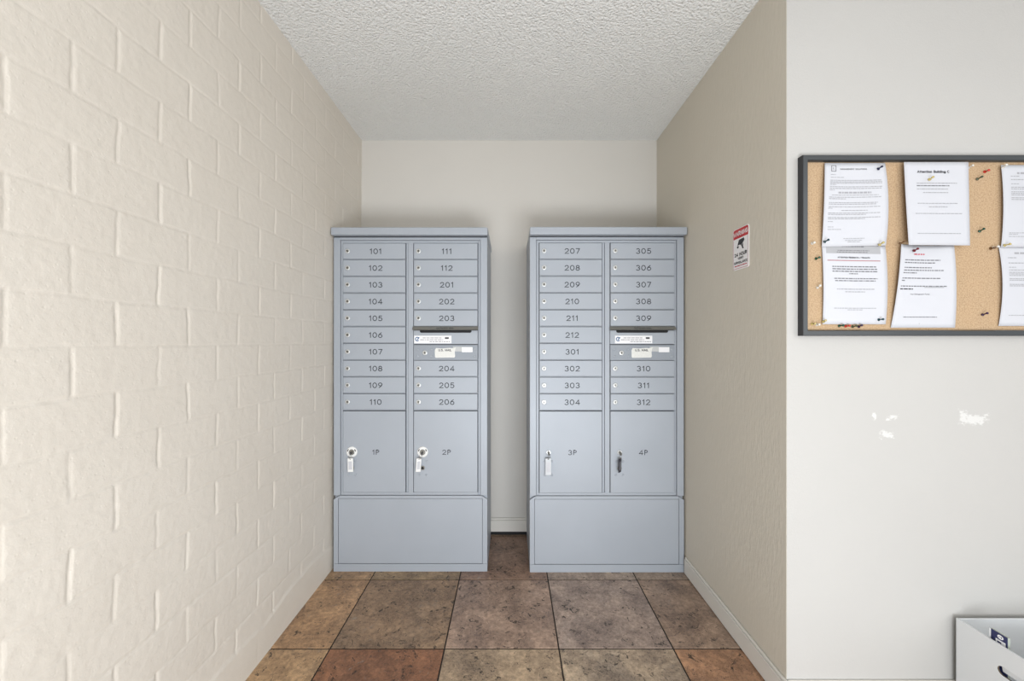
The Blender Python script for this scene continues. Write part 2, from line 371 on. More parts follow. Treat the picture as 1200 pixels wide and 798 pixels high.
# left block wall: modelled joints
def build_left():
    y0, y1, st = -0.40, YB + 0.002, 0.004
    ys = np.arange(y0, y1 + st, st); zs = np.arange(-0.002, ZC + 0.008, st)
    Y, Z = np.meshgrid(ys, zs)
    rng = np.random.RandomState(3)
    def vnoise(a, b, s, seed):
        r = np.random.RandomState(seed).rand(400, 400)
        u, v = a * s + 100, b * s + 100
        i, j = np.floor(u).astype(int) % 399, np.floor(v).astype(int) % 399
        fu, fv = u - np.floor(u), v - np.floor(v); fu = fu * fu * (3 - 2 * fu); fv = fv * fv * (3 - 2 * fv)
        return (r[i, j] * (1 - fu) + r[i + 1, j] * fu) * (1 - fv) + (r[i, j + 1] * (1 - fu) + r[i + 1, j + 1] * fu) * fv
    RH, BL = 0.1104, 0.2145
    Zw = Z + 0.005 * (vnoise(Y, Z, 5, 1) - .5) + 0.004 * (vnoise(Y, Z, 30, 2) - .5)
    Yw = Y + 0.007 * (vnoise(Y, Z, 9, 4) - .5) + 0.003 * (vnoise(Y, Z, 35, 5) - .5)
    t = (Zw - 1.2137) / RH; row = np.floor(t).astype(int); fz = (t - row) * RH
    ph = np.where(row % 2 == 0, 0.7457, 0.7457 + 0.5 * BL + 0.008)
    s = (Yw - ph) / BL; bi = np.floor(s).astype(int); fy = (s - bi) * BL
    dh = np.minimum(fz, RH - fz); dv = np.minimum(fy, BL - fy)
    rv = np.random.RandomState(11).rand(64, 64)
    jv = rv[(row + 20) % 64, (np.round(s).astype(int) + 20) % 64]; jh = rv[(np.round(t).astype(int) + 33) % 64, (bi + 40) % 64]
    def groove(d, wdt): return np.clip(1 - d / wdt, 0, 1) ** 1.5
    g = np.maximum(groove(dv, 0.0068) * (0.0014 + 0.0022 * jv), groove(dh, 0.0060) * (0.0010 + 0.0015 * jh))
    br = (np.random.RandomState(5).rand(64, 64)[(row + 9) % 64, (bi + 31) % 64]) * 0.0010
    face = np.clip(np.minimum(dh, dv) / 0.02, 0, 1)
    lump = 0.0007 * vnoise(Y, Z, 40, 8) + 0.0006 * vnoise(Y, Z, 90, 9)
    disp = -(g + (1 - face) * 0.0003) - br - lump
    # a low plaster skirt smeared along the floor
    ridge = 0.115 + 0.05 * vnoise(Y, Y * 0, 4.5, 21) + 0.012 * vnoise(Y, Y * 0, 22, 22)
    k = np.clip((ridge - Z) / 0.022, 0, 1); k = k * k * (3 - 2 * k)
    disp = disp * (1 - .75 * k) + k * 0.0035 - .0035 * np.clip((ridge - Z) / .12, 0, 1) * k
    X = -0.957 + 0.015 * Z / ZC + disp
    nz, ny = Y.shape
    vv = np.stack([X, Y, Z], -1).reshape(-1, 3)
    idx = np.arange(nz * ny).reshape(nz, ny)
    q = np.stack([idx[:-1, :-1], idx[:-1, 1:], idx[1:, 1:], idx[1:, :-1]], -1).reshape(-1, 4)
    n0 = len(vv); zt = zs[-1]; ye = ys[-1]
    B = np.array([[-1.1, ys[0], zs[0]], [-1.1, ye, zs[0]], [-1.1, ye, zt], [-1.1, ys[0], zt]])
    c = [idx[0, 0], idx[0, -1], idx[-1, -1], idx[-1, 0]]
    extra = [[n0, n0 + 3, n0 + 2, n0 + 1]]
    for a in range(4): extra.append([c[a], n0 + a, n0 + (a + 1) % 4, c[(a + 1) % 4]])
    me = bpy.data.meshes.new('wall_left')
    V = np.concatenate([vv, B]); Q = np.concatenate([q, np.array(extra)])
    me.from_pydata(V.tolist(), [], Q.tolist()); me.materials.append(M['block'])
    me.polygons.foreach_set('use_smooth', [True] * len(q) + [False] * 5); me.update()
    o = bpy.data.objects.new('wall_left', me); col.objects.link(o)
    return o
struct(build_left())
struct(newobj('wall_back', bx(-1.1, XR + .12, YB, YB + .12, 0, ZC), M['cream']))
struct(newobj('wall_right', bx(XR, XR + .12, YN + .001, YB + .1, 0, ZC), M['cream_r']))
struct(newobj('wall_front', bx(XR + .001, 3.2, YN, YN + .12, 0, ZC), M['white_wall']))
struct(newobj('ceiling', bx(-1.1, 3.2, -0.5, YB + .12, ZC, ZC + .12), M['ceiling']))

# floor: tiles with real grout gaps and their own stone tint
def build_floor():
    bm = bmesh.new(); lay = bm.loops.layers.float_color.new('stone')
    T, G = 0.457, 0.0056
    gx, gy = 0.194, 1.587
    tints = {(-3, 0): (176, 138, 98), (-2, 0): (154, 123, 96), (-1, 0): (164, 136, 112), (0, 0): (166, 140, 124), (1, 0): (160, 132, 108),
             (-3, -1): (182, 144, 106), (-2, -1): (150, 100, 66), (-1, -1): (172, 144, 118), (0, -1): (180, 152, 130), (1, -1): (172, 124, 86),
             (-3, 1): (168, 132, 94), (-2, 1): (146, 118, 92), (-1, 1): (148, 116, 92), (0, 1): (158, 136, 122), (1, 1): (154, 132, 112)}
    rnd = random.Random(4)
    pal = [(170, 138, 104), (152, 124, 100), (166, 142, 122), (158, 118, 84)]
    for i in range(-3, 7):
        for j in range(-7, 3):
            x0, x1 = gx + i * T + G / 2, gx + (i + 1) * T - G / 2
            y0, y1 = gy + j * T + G / 2, gy + (j + 1) * T - G / 2
            x0 = max(x0, -1.05); y1 = min(y1, YB + .1)
            if x1 - x0 < .02 or y1 - y0 < .02: continue
            b2 = bmesh.new(); box(b2, x0, x1, y0, y1, -.02, 0, bev=.0012)
            c = tints.get((i, j)) or rnd.choice(pal)
            g_ = sum(c) / 3; c = lin(tuple((g_ + (v - g_) * .74) * 1.04 + rnd.uniform(-3, 3) for v in c))
            m2 = {}
            for v in b2.verts: m2[v] = bm.verts.new(v.co)
            for f in b2.faces:
                nf = bm.faces.new([m2[v] for v in f.verts])
                for l in nf.loops: l[lay] = c
            b2.free()
    box(bm, -1.1, 3.4, -1.7, YB + .12, -.06, -.0022, mi=1)
    return newobj('floor', bm, [M['tile'], M['grout']])
struct(build_floor())

# baseboards
bm = bmesh.new(); box(bm, -.94, XR, YB - .013, YB, .022, .092, bev=.001); box(bm, -.94, XR, YB - .010, YB, .092, .107, bev=.003)
struct(newobj('baseboard_back', bm, M['base']))
struct(newobj('trim_1', bx(-.94, XR, YB - .004, YB, 0, .0215), M['dark']))     # open black joint under the back baseboard
bm = bmesh.new(); box(bm, XR - .013, XR, YN - .013, 2.098, .004, .078, bev=.001); box(bm, XR - .010, XR, YN - .010, 2.098, .078, .090, bev=.003)
struct(newobj('baseboard_right', bm, M['base']))
bm = bmesh.new(); box(bm, XR + .001, 3.2, YN - .013, YN, .004, .078, bev=.001); box(bm, XR + .001, 3.2, YN - .010, YN, .078, .090, bev=.003)
struct(newobj('baseboard_front', bm, M['base']))

# ------------------------------------------------------------------ mailbox cabinets
S = 2.119 / F                      # metres per photo pixel on the cabinet front
W = 180 * S
def U(u): return u * S - W / 2
def V(v): return v * S

def door_mesh(wpx, hpx):
    return bx(-wpx * S / 2 + .0012, wpx * S / 2 - .0012, -.003, .011, -hpx * S / 2 + .0005, hpx * S / 2 - .0005, bev=.0012)
def lock_bm(r=.0128):
    bm = bmesh.new()
    lathe(bm, [(r, -.004), (r, .0022), (r * .86, .0034), (r * .62, .0036)], seg=24, mi=0)
    lathe(bm, [(r * .58, 0), (r * .58, .0026), (r * .52, .0042)], seg=20, mi=1)
    box(bm, -r * .13, r * .13, -.0047, -.0030, -r * .40, r * .40, mi=2)
    return bm
def rivet(bm, x, z, y=-.003, r=.0052, mi=0):
    lathe(bm, [(r, -.001), (r, .0012), (r * .75, .0024), (r * .3, .003)], origin=(x, y, z), seg=16, mi=mi)

SM_DOOR = bpy.data.meshes.new('mailbox_door'); b0 = door_mesh(73.4, 18.5); b0.to_mesh(SM_DOOR); b0.free(); SM_DOOR.materials.append(M['silver'])
SM_DOOR2 = bpy.data.meshes.new('mailbox_door'); b0 = door_mesh(75.0, 18.5); b0.to_mesh(SM_DOOR2); b0.free(); SM_DOOR2.materials.append(M['silver'])
LOCK = bpy.data.meshes.new('lock'); b0 = lock_bm(); b0.to_mesh(LOCK); b0.free()
for m in ('chrome', 'nickel', 'dark'): LOCK.materials.append(M[m])

RIVET = bpy.data.meshes.new('rivet'); b0 = bmesh.new(); rivet(b0, 0, 0, 0, r=.0060); b0.to_mesh(RIVET); b0.free(); RIVET.materials.append(M['silver'])
def put(mesh, name, parent, loc):
    o = bpy.data.objects.new(name, mesh); col.objects.link(o); o.parent = parent; o.location = loc; return o

def number(s, cap, parent, loc):
    bm = bmesh.new(); add_text(bm, s, cap, gap=.30, sx=1.04, sw=.135)
    o = newobj('door_number', bm, M['engrave'], parent, loc)
    o['label'] = 'dark engraved number ' + s
    return o

def dashes(bm, x0, x1, z, h, rnd, y, mi=0, unit=.004, fn=None):
    x = x0
    while x < x1 - unit * .3:
        wv = min(rnd.uniform(.6, 2.2) * unit, x1 - x)
        pts = [(x, z - h / 2), (x + wv, z - h / 2), (x + wv, z + h / 2), (x, z + h / 2)]
        vv = [bm.verts.new(fn(a, b) if fn else (a, y, b)) for a, b in pts]
        bm.faces.new(vv).material_index = mi
        x += wv + .32 * unit

def cabinet(cx_, yf, col1, col2, parcels, label, side):
    root = empty('mailbox_cabinet', (cx_, yf, 0)); tag(root, label, 'mailbox', 'apartment mailbox cabinets')
    D = YB - .014 - yf
    # hollow-fronted shell
    bm = bmesh.new()
    box(bm, -W / 2, W / 2, .016, D, 0, V(392.4), bev=.002)
    newobj('body', bm, M['silver'], root)
    bm = bmesh.new()
    box(bm, -W / 2 - .001, W / 2 + .004, -.034, D, V(392.6), V(401.2), bev=.004, seg=2)
    newobj('cap', bm, M['silver'], root)
    # face frame
    f = bmesh.new()
    def fb(u0, u1, v0, v1, yy, bev=.0008): box(f, U(u0), U(u1), yy, .017, V(v0), V(v1), bev=bev)
    fb(0, 7.7, 89, 391.4, 0, .0015); fb(172, 180, 89, 391.4, 0, .0015)          # outer flanges
    fb(7.7, 172, 388.2, 391.4, 0)                                                  # head rail
    fb(8.2, 10.5, 89.2, 387.8, .004); fb(10.5, 169.3, 384.9, 387.8, .004)          # inner trim
    fb(87.6, 93.3, 92.6, 384.9, .001); fb(84.9, 87.3, 92.6, 384.9, .006); fb(169.4, 171.6, 89.2, 387.8, .006)
    fb(10.5, 169.3, 89.4, 92.6, .002)
    for i in range(10):
        for (u0, u1) in ((10.9, 84.6), (93.8, 169.2)):
            if u0 > 90 and i == 5: continue
            t = 384.4 - 19.6 * i
            fb(u0, u1, t - 19.25, t - 18.65, .001, .0004)
    newobj('face_frame', f, M['silver'], root)
    newobj('cap_shadow_line', bx(U(0.4), U(179.6), .006, .0158, V(391.5), V(392.5)), M['dark'], root)  # added dark strip, paints the shadow line under the cap
    newobj('door_gap_shade', bx(U(8.5), U(171.5), .0135, .0158, V(90), V(387)), M['recess'], root)  # added dark sheet, stands in for the shade in the door gaps
    # pedestal front with mitred frame and panel
    f = bmesh.new()
    def poly(pts, y0, y1): prism(f, [(U(a), V(b)) for a, b in pts], y0, y1)
    poly([(0, 9.0), (0, 84.2), (7, 88.7), (5.2, 85.0), (5.2, 9.0)], .017, 0)
    poly([(180, 9.0), (174.6, 9.0), (174.6, 85.0), (173, 88.7), (180, 84.2)], .017, 0)
    poly([(0, 0), (0, 8.8), (180, 8.8), (180, 0)], .017, -.001)
    poly([(5.5, 85.3), (7.3, 88.7), (172.7, 88.7), (174.4, 85.3)], .017, .0005)
    newobj('pedestal_frame', f, M['silver'], root)
    newobj('pedestal_panel', bx(U(5.6), U(174.2), .001, .017, V(9.2), V(84.9), bev=.001), M['silver'], root)
    # small doors
    for ci, (names, uc, ul, mesh) in enumerate(((col1, 47.7, 16.6, SM_DOOR), (col2, 131.4, 99.6, SM_DOOR2))):
        rows = list(range(10)) if ci == 0 else [0, 1, 2, 3, 4, 7, 8, 9]
        for r, nm in zip(rows, names):
            vc = 384.4 - 19.6 * r - 9.25
            d = newobj('mailbox_door', mesh, [], root, (U(uc), 0, V(vc)))
            lk = bpy.data.objects.new('lock', LOCK); col.objects.link(lk); lk.parent = d
            lk.location = (U(ul) - U(uc), -.003, 0); lk.rotation_euler = (0, random.choice((0, .4, -.5, 1.2)), 0)
            lk['label'] = 'chrome cam lock'
            number(nm, 6.6 * S, d, (U(49.4 if ci == 0 else 132.6) - U(uc), -.0032, -.001))
    # parcel doors
    for ci, (nm, u0, u1, ul) in enumerate(((parcels[0], 11, 84.4, 21.8), (parcels[1], 93.8, 168.8, 104.6))):
        uc = (u0 + u1) / 2; vc = (187.9 + 92.9) / 2; hgt = 187.9 - 92.9
        d = newobj('parcel_door', door_mesh(u1 - u0, hgt), M['silver'], root, (U(uc), 0, V(vc)))
        number(nm, 6.0 * S, d, (U(49.6 if ci == 0 else 132.4) - U(uc), -.0032, V(139.8) - V(vc)))
        lx, lz = U(ul) - U(uc), V(140.2) - V(vc)
        bm = bmesh.new()
        if side == 'L':
            r = .0285
            lathe(bm, [(r, -.002), (r, .003), (r * .9, .0055), (r * .62, .007), (r * .55, .0055)], seg=32, mi=0)
            lathe(bm, [(r * .52, 0), (r * .52, .008), (r * .45, .0095)], seg=24, mi=1)
            for sgn in (-1, 1):
                a = math.radians(90 - sgn * 62); c = Vector((math.cos(a), math.sin(a))) * r * .76; tdir = Vector((-math.sin(a), math.cos(a)))
                nrm = Vector((math.cos(a), math.sin(a)))
                pts = [c + tdir * .0062 + nrm * .002, c - tdir * .0062 + nrm * .002, c - tdir * .0062 - nrm * .0022, c + tdir * .0062 - nrm * .0022]
                prism(bm, [(q.x, q.y) for q in pts], -.004, -.0078, mi=2)
            box(bm, -.002, .002, -.0101, -.0092, -.008, .004, mi=2)
        else:
            r = .0125
            lathe(bm, [(r, -.002), (r, .003), (r * .85, .005)], seg=28, mi=0)
            lathe(bm, [(r * .6, 0), (r * .6, .0062)], seg=20, mi=1)
            box(bm, -.0016, .0016, -.0068, -.006, -.006, .004, mi=2)
        lk = newobj('key_lock', bm, [M['chrome'] if side == 'R' else M['white_plastic'], M['nickel'], M['dark']], d, (lx, -.003, lz))
        lk['label'] = 'white round key lock rosette' if side == 'L' else 'small chrome key lock'
        # tenant lock with four rivets below
        bm = bmesh.new()
        zc = V(121.6) - V(vc)
        for a in (-1, 1):
            for b in (-1, 1): put(RIVET, 'rivet', d, (lx + a * 4.1 * S, -.003, zc + b * 8.0 * S))
        lathe(bm, [(.0115, -.002), (.0115, .002), (.009, .0035)], origin=(lx, -.003, zc), seg=20, mi=1)
        lathe(bm, [(.007, 0), (.007, .0042)], origin=(lx, -.003, zc), seg=16, mi=2)
        newobj('tenant_lock', bm, [M['silver'], M['nickel'], M['dark']], d)
    # outgoing mail slot
    sl = newobj('outgoing_mail_plate', bx(U(93.8), U(168.8), .001, .012, V(266.3), V(282.4), bev=.0008), M['silver'], root)
    bm = bmesh.new()
    a = [(U(93.0), V(287.0), -.004), (U(169.6), V(287.0), -.004), (U(169.6), V(282.9), -.020), (U(93.0), V(282.9), -.020)]
    lip_f = [Vector((x, y, z)) for x, z, y in a]
    vb = [bm.verts.new(q) for q in lip_f]; bm.faces.new(vb)
    vk = [bm.verts.new((q.x, .012, q.z)) for q in lip_f]; bm.faces.new(list(reversed(vk)))
    for i in range(4): bm.faces.new((vb[i], vk[i], vk[(i + 1) % 4], vb[(i + 1) % 4]))
    bmesh.ops.recalc_face_normals(bm, faces=bm.faces[:])
    lp = newobj('slot_hood', bm, M['lip'], root); lp['label'] = 'dark pewter hood over the mail slot'
    bm = bmesh.new()
    def hoodfn(x, z):
        t = (z - V(282.9)) / (V(287) - V(282.9)); return (x, -.020 + .016 * t - .0004, z)
    add_text(bm, 'OUTGOING MAIL', .0092, x=U(131), z=V(284.9), fn=hoodfn, sw=.17)
    newobj('hood_lettering', bm, M['engrave'], lp)
    bm = bmesh.new()
    L0 = 101.0
    prism(bm, [(U(L0), V(282.3)), (U(L0), V(280.6)), (U(L0 + 1.5), V(279.6)), (U(160), V(279.6)), (U(161.5), V(280.6)), (U(161.5), V(282.3))], .0015, .0004)
    o = newobj('slot_opening', bm, M['dark'], sl)
    rnd = random.Random(5)
    u0 = 94.4 if side == 'L' else 99.5
    bm = bmesh.new(); yS = .0002
    box(bm, U(u0), U(u0 + 43.6), yS, .0012, V(267.2), V(276.2), mi=0)
    y2 = yS - .0003
    # round blue and white emblem: a ring with a slanted arrow
    cx2, cz2 = U(u0 + 3.6), V(272.2); R_ = 2.6 * S
    for k in range(14):
        a0, a1 = math.radians(40 + k * 20), math.radians(60 + k * 20)
        q = [(cx2 + math.cos(a0) * R_, cz2 + math.sin(a0) * R_), (cx2 + math.cos(a1) * R_, cz2 + math.sin(a1) * R_), (cx2 + math.cos(a1) * R_ * .62, cz2 + math.sin(a1) * R_ * .62), (cx2 + math.cos(a0) * R_ * .62, cz2 + math.sin(a0) * R_ * .62)]
        bm.faces.new([bm.verts.new((x, y2, z)) for x, z in q]).material_index = 1
    bm.faces.new([bm.verts.new((x, y2, z)) for x, z in ((cx2 - R_ * .3, cz2 - R_ * .4), (cx2 + R_ * .2, cz2 - R_ * .4), (cx2 + R_ * 1.1, cz2 + R_ * .8), (cx2 + R_ * .5, cz2 + R_ * .8))]).material_index = 1
    dashes(bm, U(u0 + 10), U(u0 + 32), V(273.6), .004, rnd, y2, 2, .010)
    dashes(bm, U(u0 + 7), U(u0 + 34), V(271.4), .004, rnd, y2, 2, .010)
    dashes(bm, U(u0 + 18), U(u0 + 42), V(269.2), .004, rnd, y2, 2, .010)
    box(bm, U(u0 + 36), U(u0 + 40.5), y2, yS, V(272.4), V(274.4), mi=3)
    st = newobj('sticker', bm, [M['sticker'], M['print_blue'], M['print_grey'], M['print_dark']], sl); st['label'] = 'white printed sticker with round blue emblem'
    # carrier panel
    pn = newobj('carrier_panel', bx(U(93.8), U(168.8), -.002, .012, V(247.6), V(265.4), bev=.0012), M['silver_dark'], root)
    for (u, v) in ((98.8, 260), (98.8, 252.4), (115, 260), (115, 252.4), (165.3, 260.4), (165.3, 251.8)): put(RIVET, 'rivet', pn, (U(u), -.002, V(v)))
    lk = bpy.data.objects.new('lock', LOCK); col.objects.link(lk); lk.parent = pn; lk.location = (U(107), -.002, V(256.2))
    bm = bmesh.new()
    pts = [(118.8, 251.4), (119.6, 250.4), (141.5, 250.6), (142.4, 252), (142.0, 257), (143.2, 262.6), (140, 261.4), (136, 261.9), (127, 261.2), (120, 261.8), (118.6, 259)]
    prism(bm, [(U(a), V(b)) for a, b in pts], -.002, -.0024, mi=0)
    prism(bm, [(U(a), V(b)) for a, b in ((139, 257.8), (151, 257.6), (151, 263.2), (140, 263.4))], -.002, -.0023, mi=1)
    prism(bm, [(U(a), V(b)) for a, b in ((150.4, 256.9), (162.8, 256.9), (162.8, 262.8), (150.4, 262.8))], -.002, -.0026, mi=2)
    sk = newobj('sticker', bm, [M['sticker_worn'], M['sticker_grey'], M['sticker']], pn); sk['label'] = 'worn white sticker'
    bm = bmesh.new(); add_text(bm, 'U.S. MAIL', .0125, x=U(130.5), z=V(259.3), y=-.0029, sw=.19)
    newobj('lettering', bm, M['engrave'], pn)
    return root

cL = cabinet(-.5320, 2.119, [str(n) for n in range(101, 111)], ['111', '112', '201', '202', '203', '204', '205', '206'], ('1P', '2P'),
             'grey steel mailbox cabinet against the painted block wall, doors 101 to 206', 'L')
cR = cabinet(.5130, 2.112, [str(n) for n in list(range(207, 213)) + list(range(301, 305))], ['305', '306', '307', '308', '309', '310', '311', '312'], ('3P', '4P'),
             'grey steel mailbox cabinet beside the smooth right wall, doors 207 to 312', 'R')

# keys hanging in the parcel locks
def key(root_cab, ul, face, tag_mat, tw, th, dx, tilt, turn, label):
    r = empty('key', root_cab.location + Vector((U(ul), -.003 - face, V(140.2))))
    tag(r, label, 'key', 'keys hanging from the parcel locks')
    bm = bmesh.new()
    box(bm, -.0011, .0011, -.010, .0015, -.0038, .0038, bev=.0004)                    # blade in the keyway
    pts = [(.0085 * math.cos(a), .0095 * math.sin(a) - .002) for a in [2 * math.pi * k / 14 for k in range(14)]]
    b2 = bmesh.new(); prism(b2, pts, .0012, -.0012)
    for v in b2.verts: v.co = Vector((v.co.y * .9, v.co.x - .0165, v.co.z))           # bow stands on edge, across the door
    bmesh.ops.rotate(b2, verts=b2.verts[:], cent=(0, -.0165, 0), matrix=Matrix.Rotation(.55, 3, 'Z'))
    m2 = {v: bm.verts.new(v.co) for v in b2.verts}
    for f in b2.faces: bm.faces.new([m2[v] for v in f.verts])
    b2.free()
    newobj('key_blade', bm, M['dark_tag'] if face > .008 else M['nickel'], r)
    bm = bmesh.new()
    tube(bm, [(dx * .4 + .0105 * math.sin(a) * .55, -.0165 + .004 * math.sin(a), -.0175 + .0125 * math.cos(a)) for a in [2 * math.pi * k / 20 for k in range(20)]], .0009, closed=True, seg=6)
    newobj('key_ring', bm, M['nickel'], r)
    bm = bmesh.new()
    box(bm, -tw / 2, tw / 2, -.002, .002, -th, 0, bev=.0014, seg=2)
    box(bm, -tw * .32, tw * .32, -.0023, -.0019, -th * .82, -th * .22, mi=1)
    lathe(bm, [(.0022, 0), (.0022, .0026)], origin=(0, 0, -.0045), seg=12, mi=2)
    t = newobj('key_tag', bm, [tag_mat, M['paper'] if tag_mat is not M['dark_tag'] else M['print_mid'], M['dark']], r, (dx, -.013, -.027), (.04, tilt, turn))
    return r
key(cL, 21.8, .0095, M['white_plastic'], .029, .073, 0, .0, .0, 'key with white plastic tag hanging from parcel door 1P')
key(cL, 104.6, .0095, M['white_plastic'], .025, .072, -.015, .06, .35, 'key with narrow white tag hanging left of the lock on parcel door 2P')
key(cR, 21.8, .0062, M['clear_tag'], .030, .088, -.003, .0, .0, 'key with long pale translucent tag hanging from parcel door 3P')
key(cR, 104.6, .0062, M['dark_tag'], .026, .074, -.002, .0, .8, 'key with dark turned tag hanging from parcel door 4P')

# ------------------------------------------------------------------ warning sign on the right wall
sg = empty('warning_sign', (XR, 1.602, 1.518), -math.pi / 2)
tag(sg, 'small red and white video surveillance warning sign on the right wall', 'sign')
def rrect(x0, x1, z0, z1, r, n=5):
    pts = []
    for cx_, cz_, a0 in ((x1 - r, z1 - r, 0), (x0 + r, z1 - r, 90), (x0 + r, z0 + r, 180), (x1 - r, z0 + r, 270)):
        for k in range(n + 1):
            a = math.radians(a0 + 90 * k / n); pts.append((cx_ + r * math.cos(a), cz_ + r * math.sin(a)))
    return list(reversed(pts))
bm = bmesh.new(); prism(bm, rrect(-.055, .055, 0, .168, .010), 0, -.0020); newobj('panel', bm, M['sign_white'], sg)
bm = bmesh.new()
top = [(-.0515, .127), (-.0515, .157)] + [(-.0515 + .008 * (1 - math.cos(math.radians(a))), .157 + .008 * math.sin(math.radians(a))) for a in (30, 60, 90)] + [(.0515 - .008 * (1 - math.cos(math.radians(a))), .157 + .008 * math.sin(math.radians(a))) for a in (90, 60, 30)] + [(.0515, .157), (.0515, .127)]
prism(bm, top, -.0018, -.0024); newobj('header_band', bm, M['sign_red'], sg)
bm = bmesh.new(); add_text(bm, 'WARNING', .0185, 0, .146, -.0028, sw=.19, sx=.92, gap=.19); newobj('header_lettering', bm, M['sign_white'], sg)
bm = bmesh.new()
def sp(pts): prism(bm, pts, -.0018, -.0025)
sp([(-.022, .098), (-.012, .120), (.022, .122), (.026, .112), (.004, .094), (-.004, .100)])     # camera body
sp([(-.022, .097), (-.026, .090), (-.018, .086), (-.012, .094)])
sp([(.006, .094), (.018, .100), (.016, .088), (.022, .080), (.012, .080)])                      # bracket
newobj('camera_pictogram', bm, M['sign_black'], sg)
bm = bmesh.new()
add_text(bm, '24 HOUR', .0150, 0, .061, -.0025, sw=.2); add_text(bm, 'VIDEO', .0105, 0, .045, -.0025, sw=.2)
add_text(bm, 'SURVEILLANCE', .0105, 0, .0285, -.0025, sw=.2, sx=.95)
newobj('lettering', bm, M['sign_black'], sg)
bm = bmesh.new(); rnd = random.Random(2)
dashes(bm, -.042, .042, .0155, .0045, rnd, -.0025, 0, .008)
for (x0, x1, z0, z1) in ((-.0515, .0515, .0040, .0055), (-.0515, -.0503, .0055, .125), (.0503, .0515, .0055, .125)):
    bm.faces.new([bm.verts.new((x, -.0024, z)) for x, z in ((x0, z0), (x1, z0), (x1, z1), (x0, z1))])
newobj('red_border', bm, M['print_red'], sg)

# ------------------------------------------------------------------ bulletin board
DF = 1.315
bb = empty('bulletin_board', (0, 0, 0))
x0b, x1b = (941 - CX) / F * DF, (941 - CX) / F * DF + .914
z1b, z0b = EYE + (CY - 181.4) / F * DF, EYE - (393.5 - CY) / F * DF
bb.location = ((x0b + x1b) / 2, YN, z0b)
tag(bb, 'cork bulletin board in a charcoal frame on the white wall', 'bulletin board')
hw, hh = (x1b - x0b) / 2, z1b - z0b
FW = .019; dpt = YN - DF
bm = bmesh.new()
def mitre(pts, mi=0):
    """profile strip swept round the rectangle: outer side, front, inner lip"""
    pass
ring = lambda ins, y: [(-hw + ins, y, ins), (hw - ins, y, ins), (hw - ins, y, hh - ins), (-hw + ins, y, hh - ins)]
loops = [(0, 0, 1), (0, -dpt + .0015, 1), (.0015, -dpt, 0), (FW - .003, -dpt, 0), (FW - .001, -dpt + .003, 0), (FW, -dpt + .008, 0), (FW, -.006, 0)]
prev = None
for ins, y, mi in loops:
    cur = [bm.verts.new(c) for c in ring(ins, y)]
    if prev:
        for i in range(4): bm.faces.new((prev[i], prev[(i + 1) % 4], cur[(i + 1) % 4], cur[i])).material_index = pmi
    prev = cur; pmi = mi
bmesh.ops.recalc_face_normals(bm, faces=bm.faces[:])
newobj('frame', bm, [M['frame'], M['black_side']], bb)
newobj('cork_panel', bx(-hw + .004, hw - .004, -.010, -.001, .004, hh - .004), M['cork'], bb)
YC = YN - .010      # cork face
DP = YC - .003

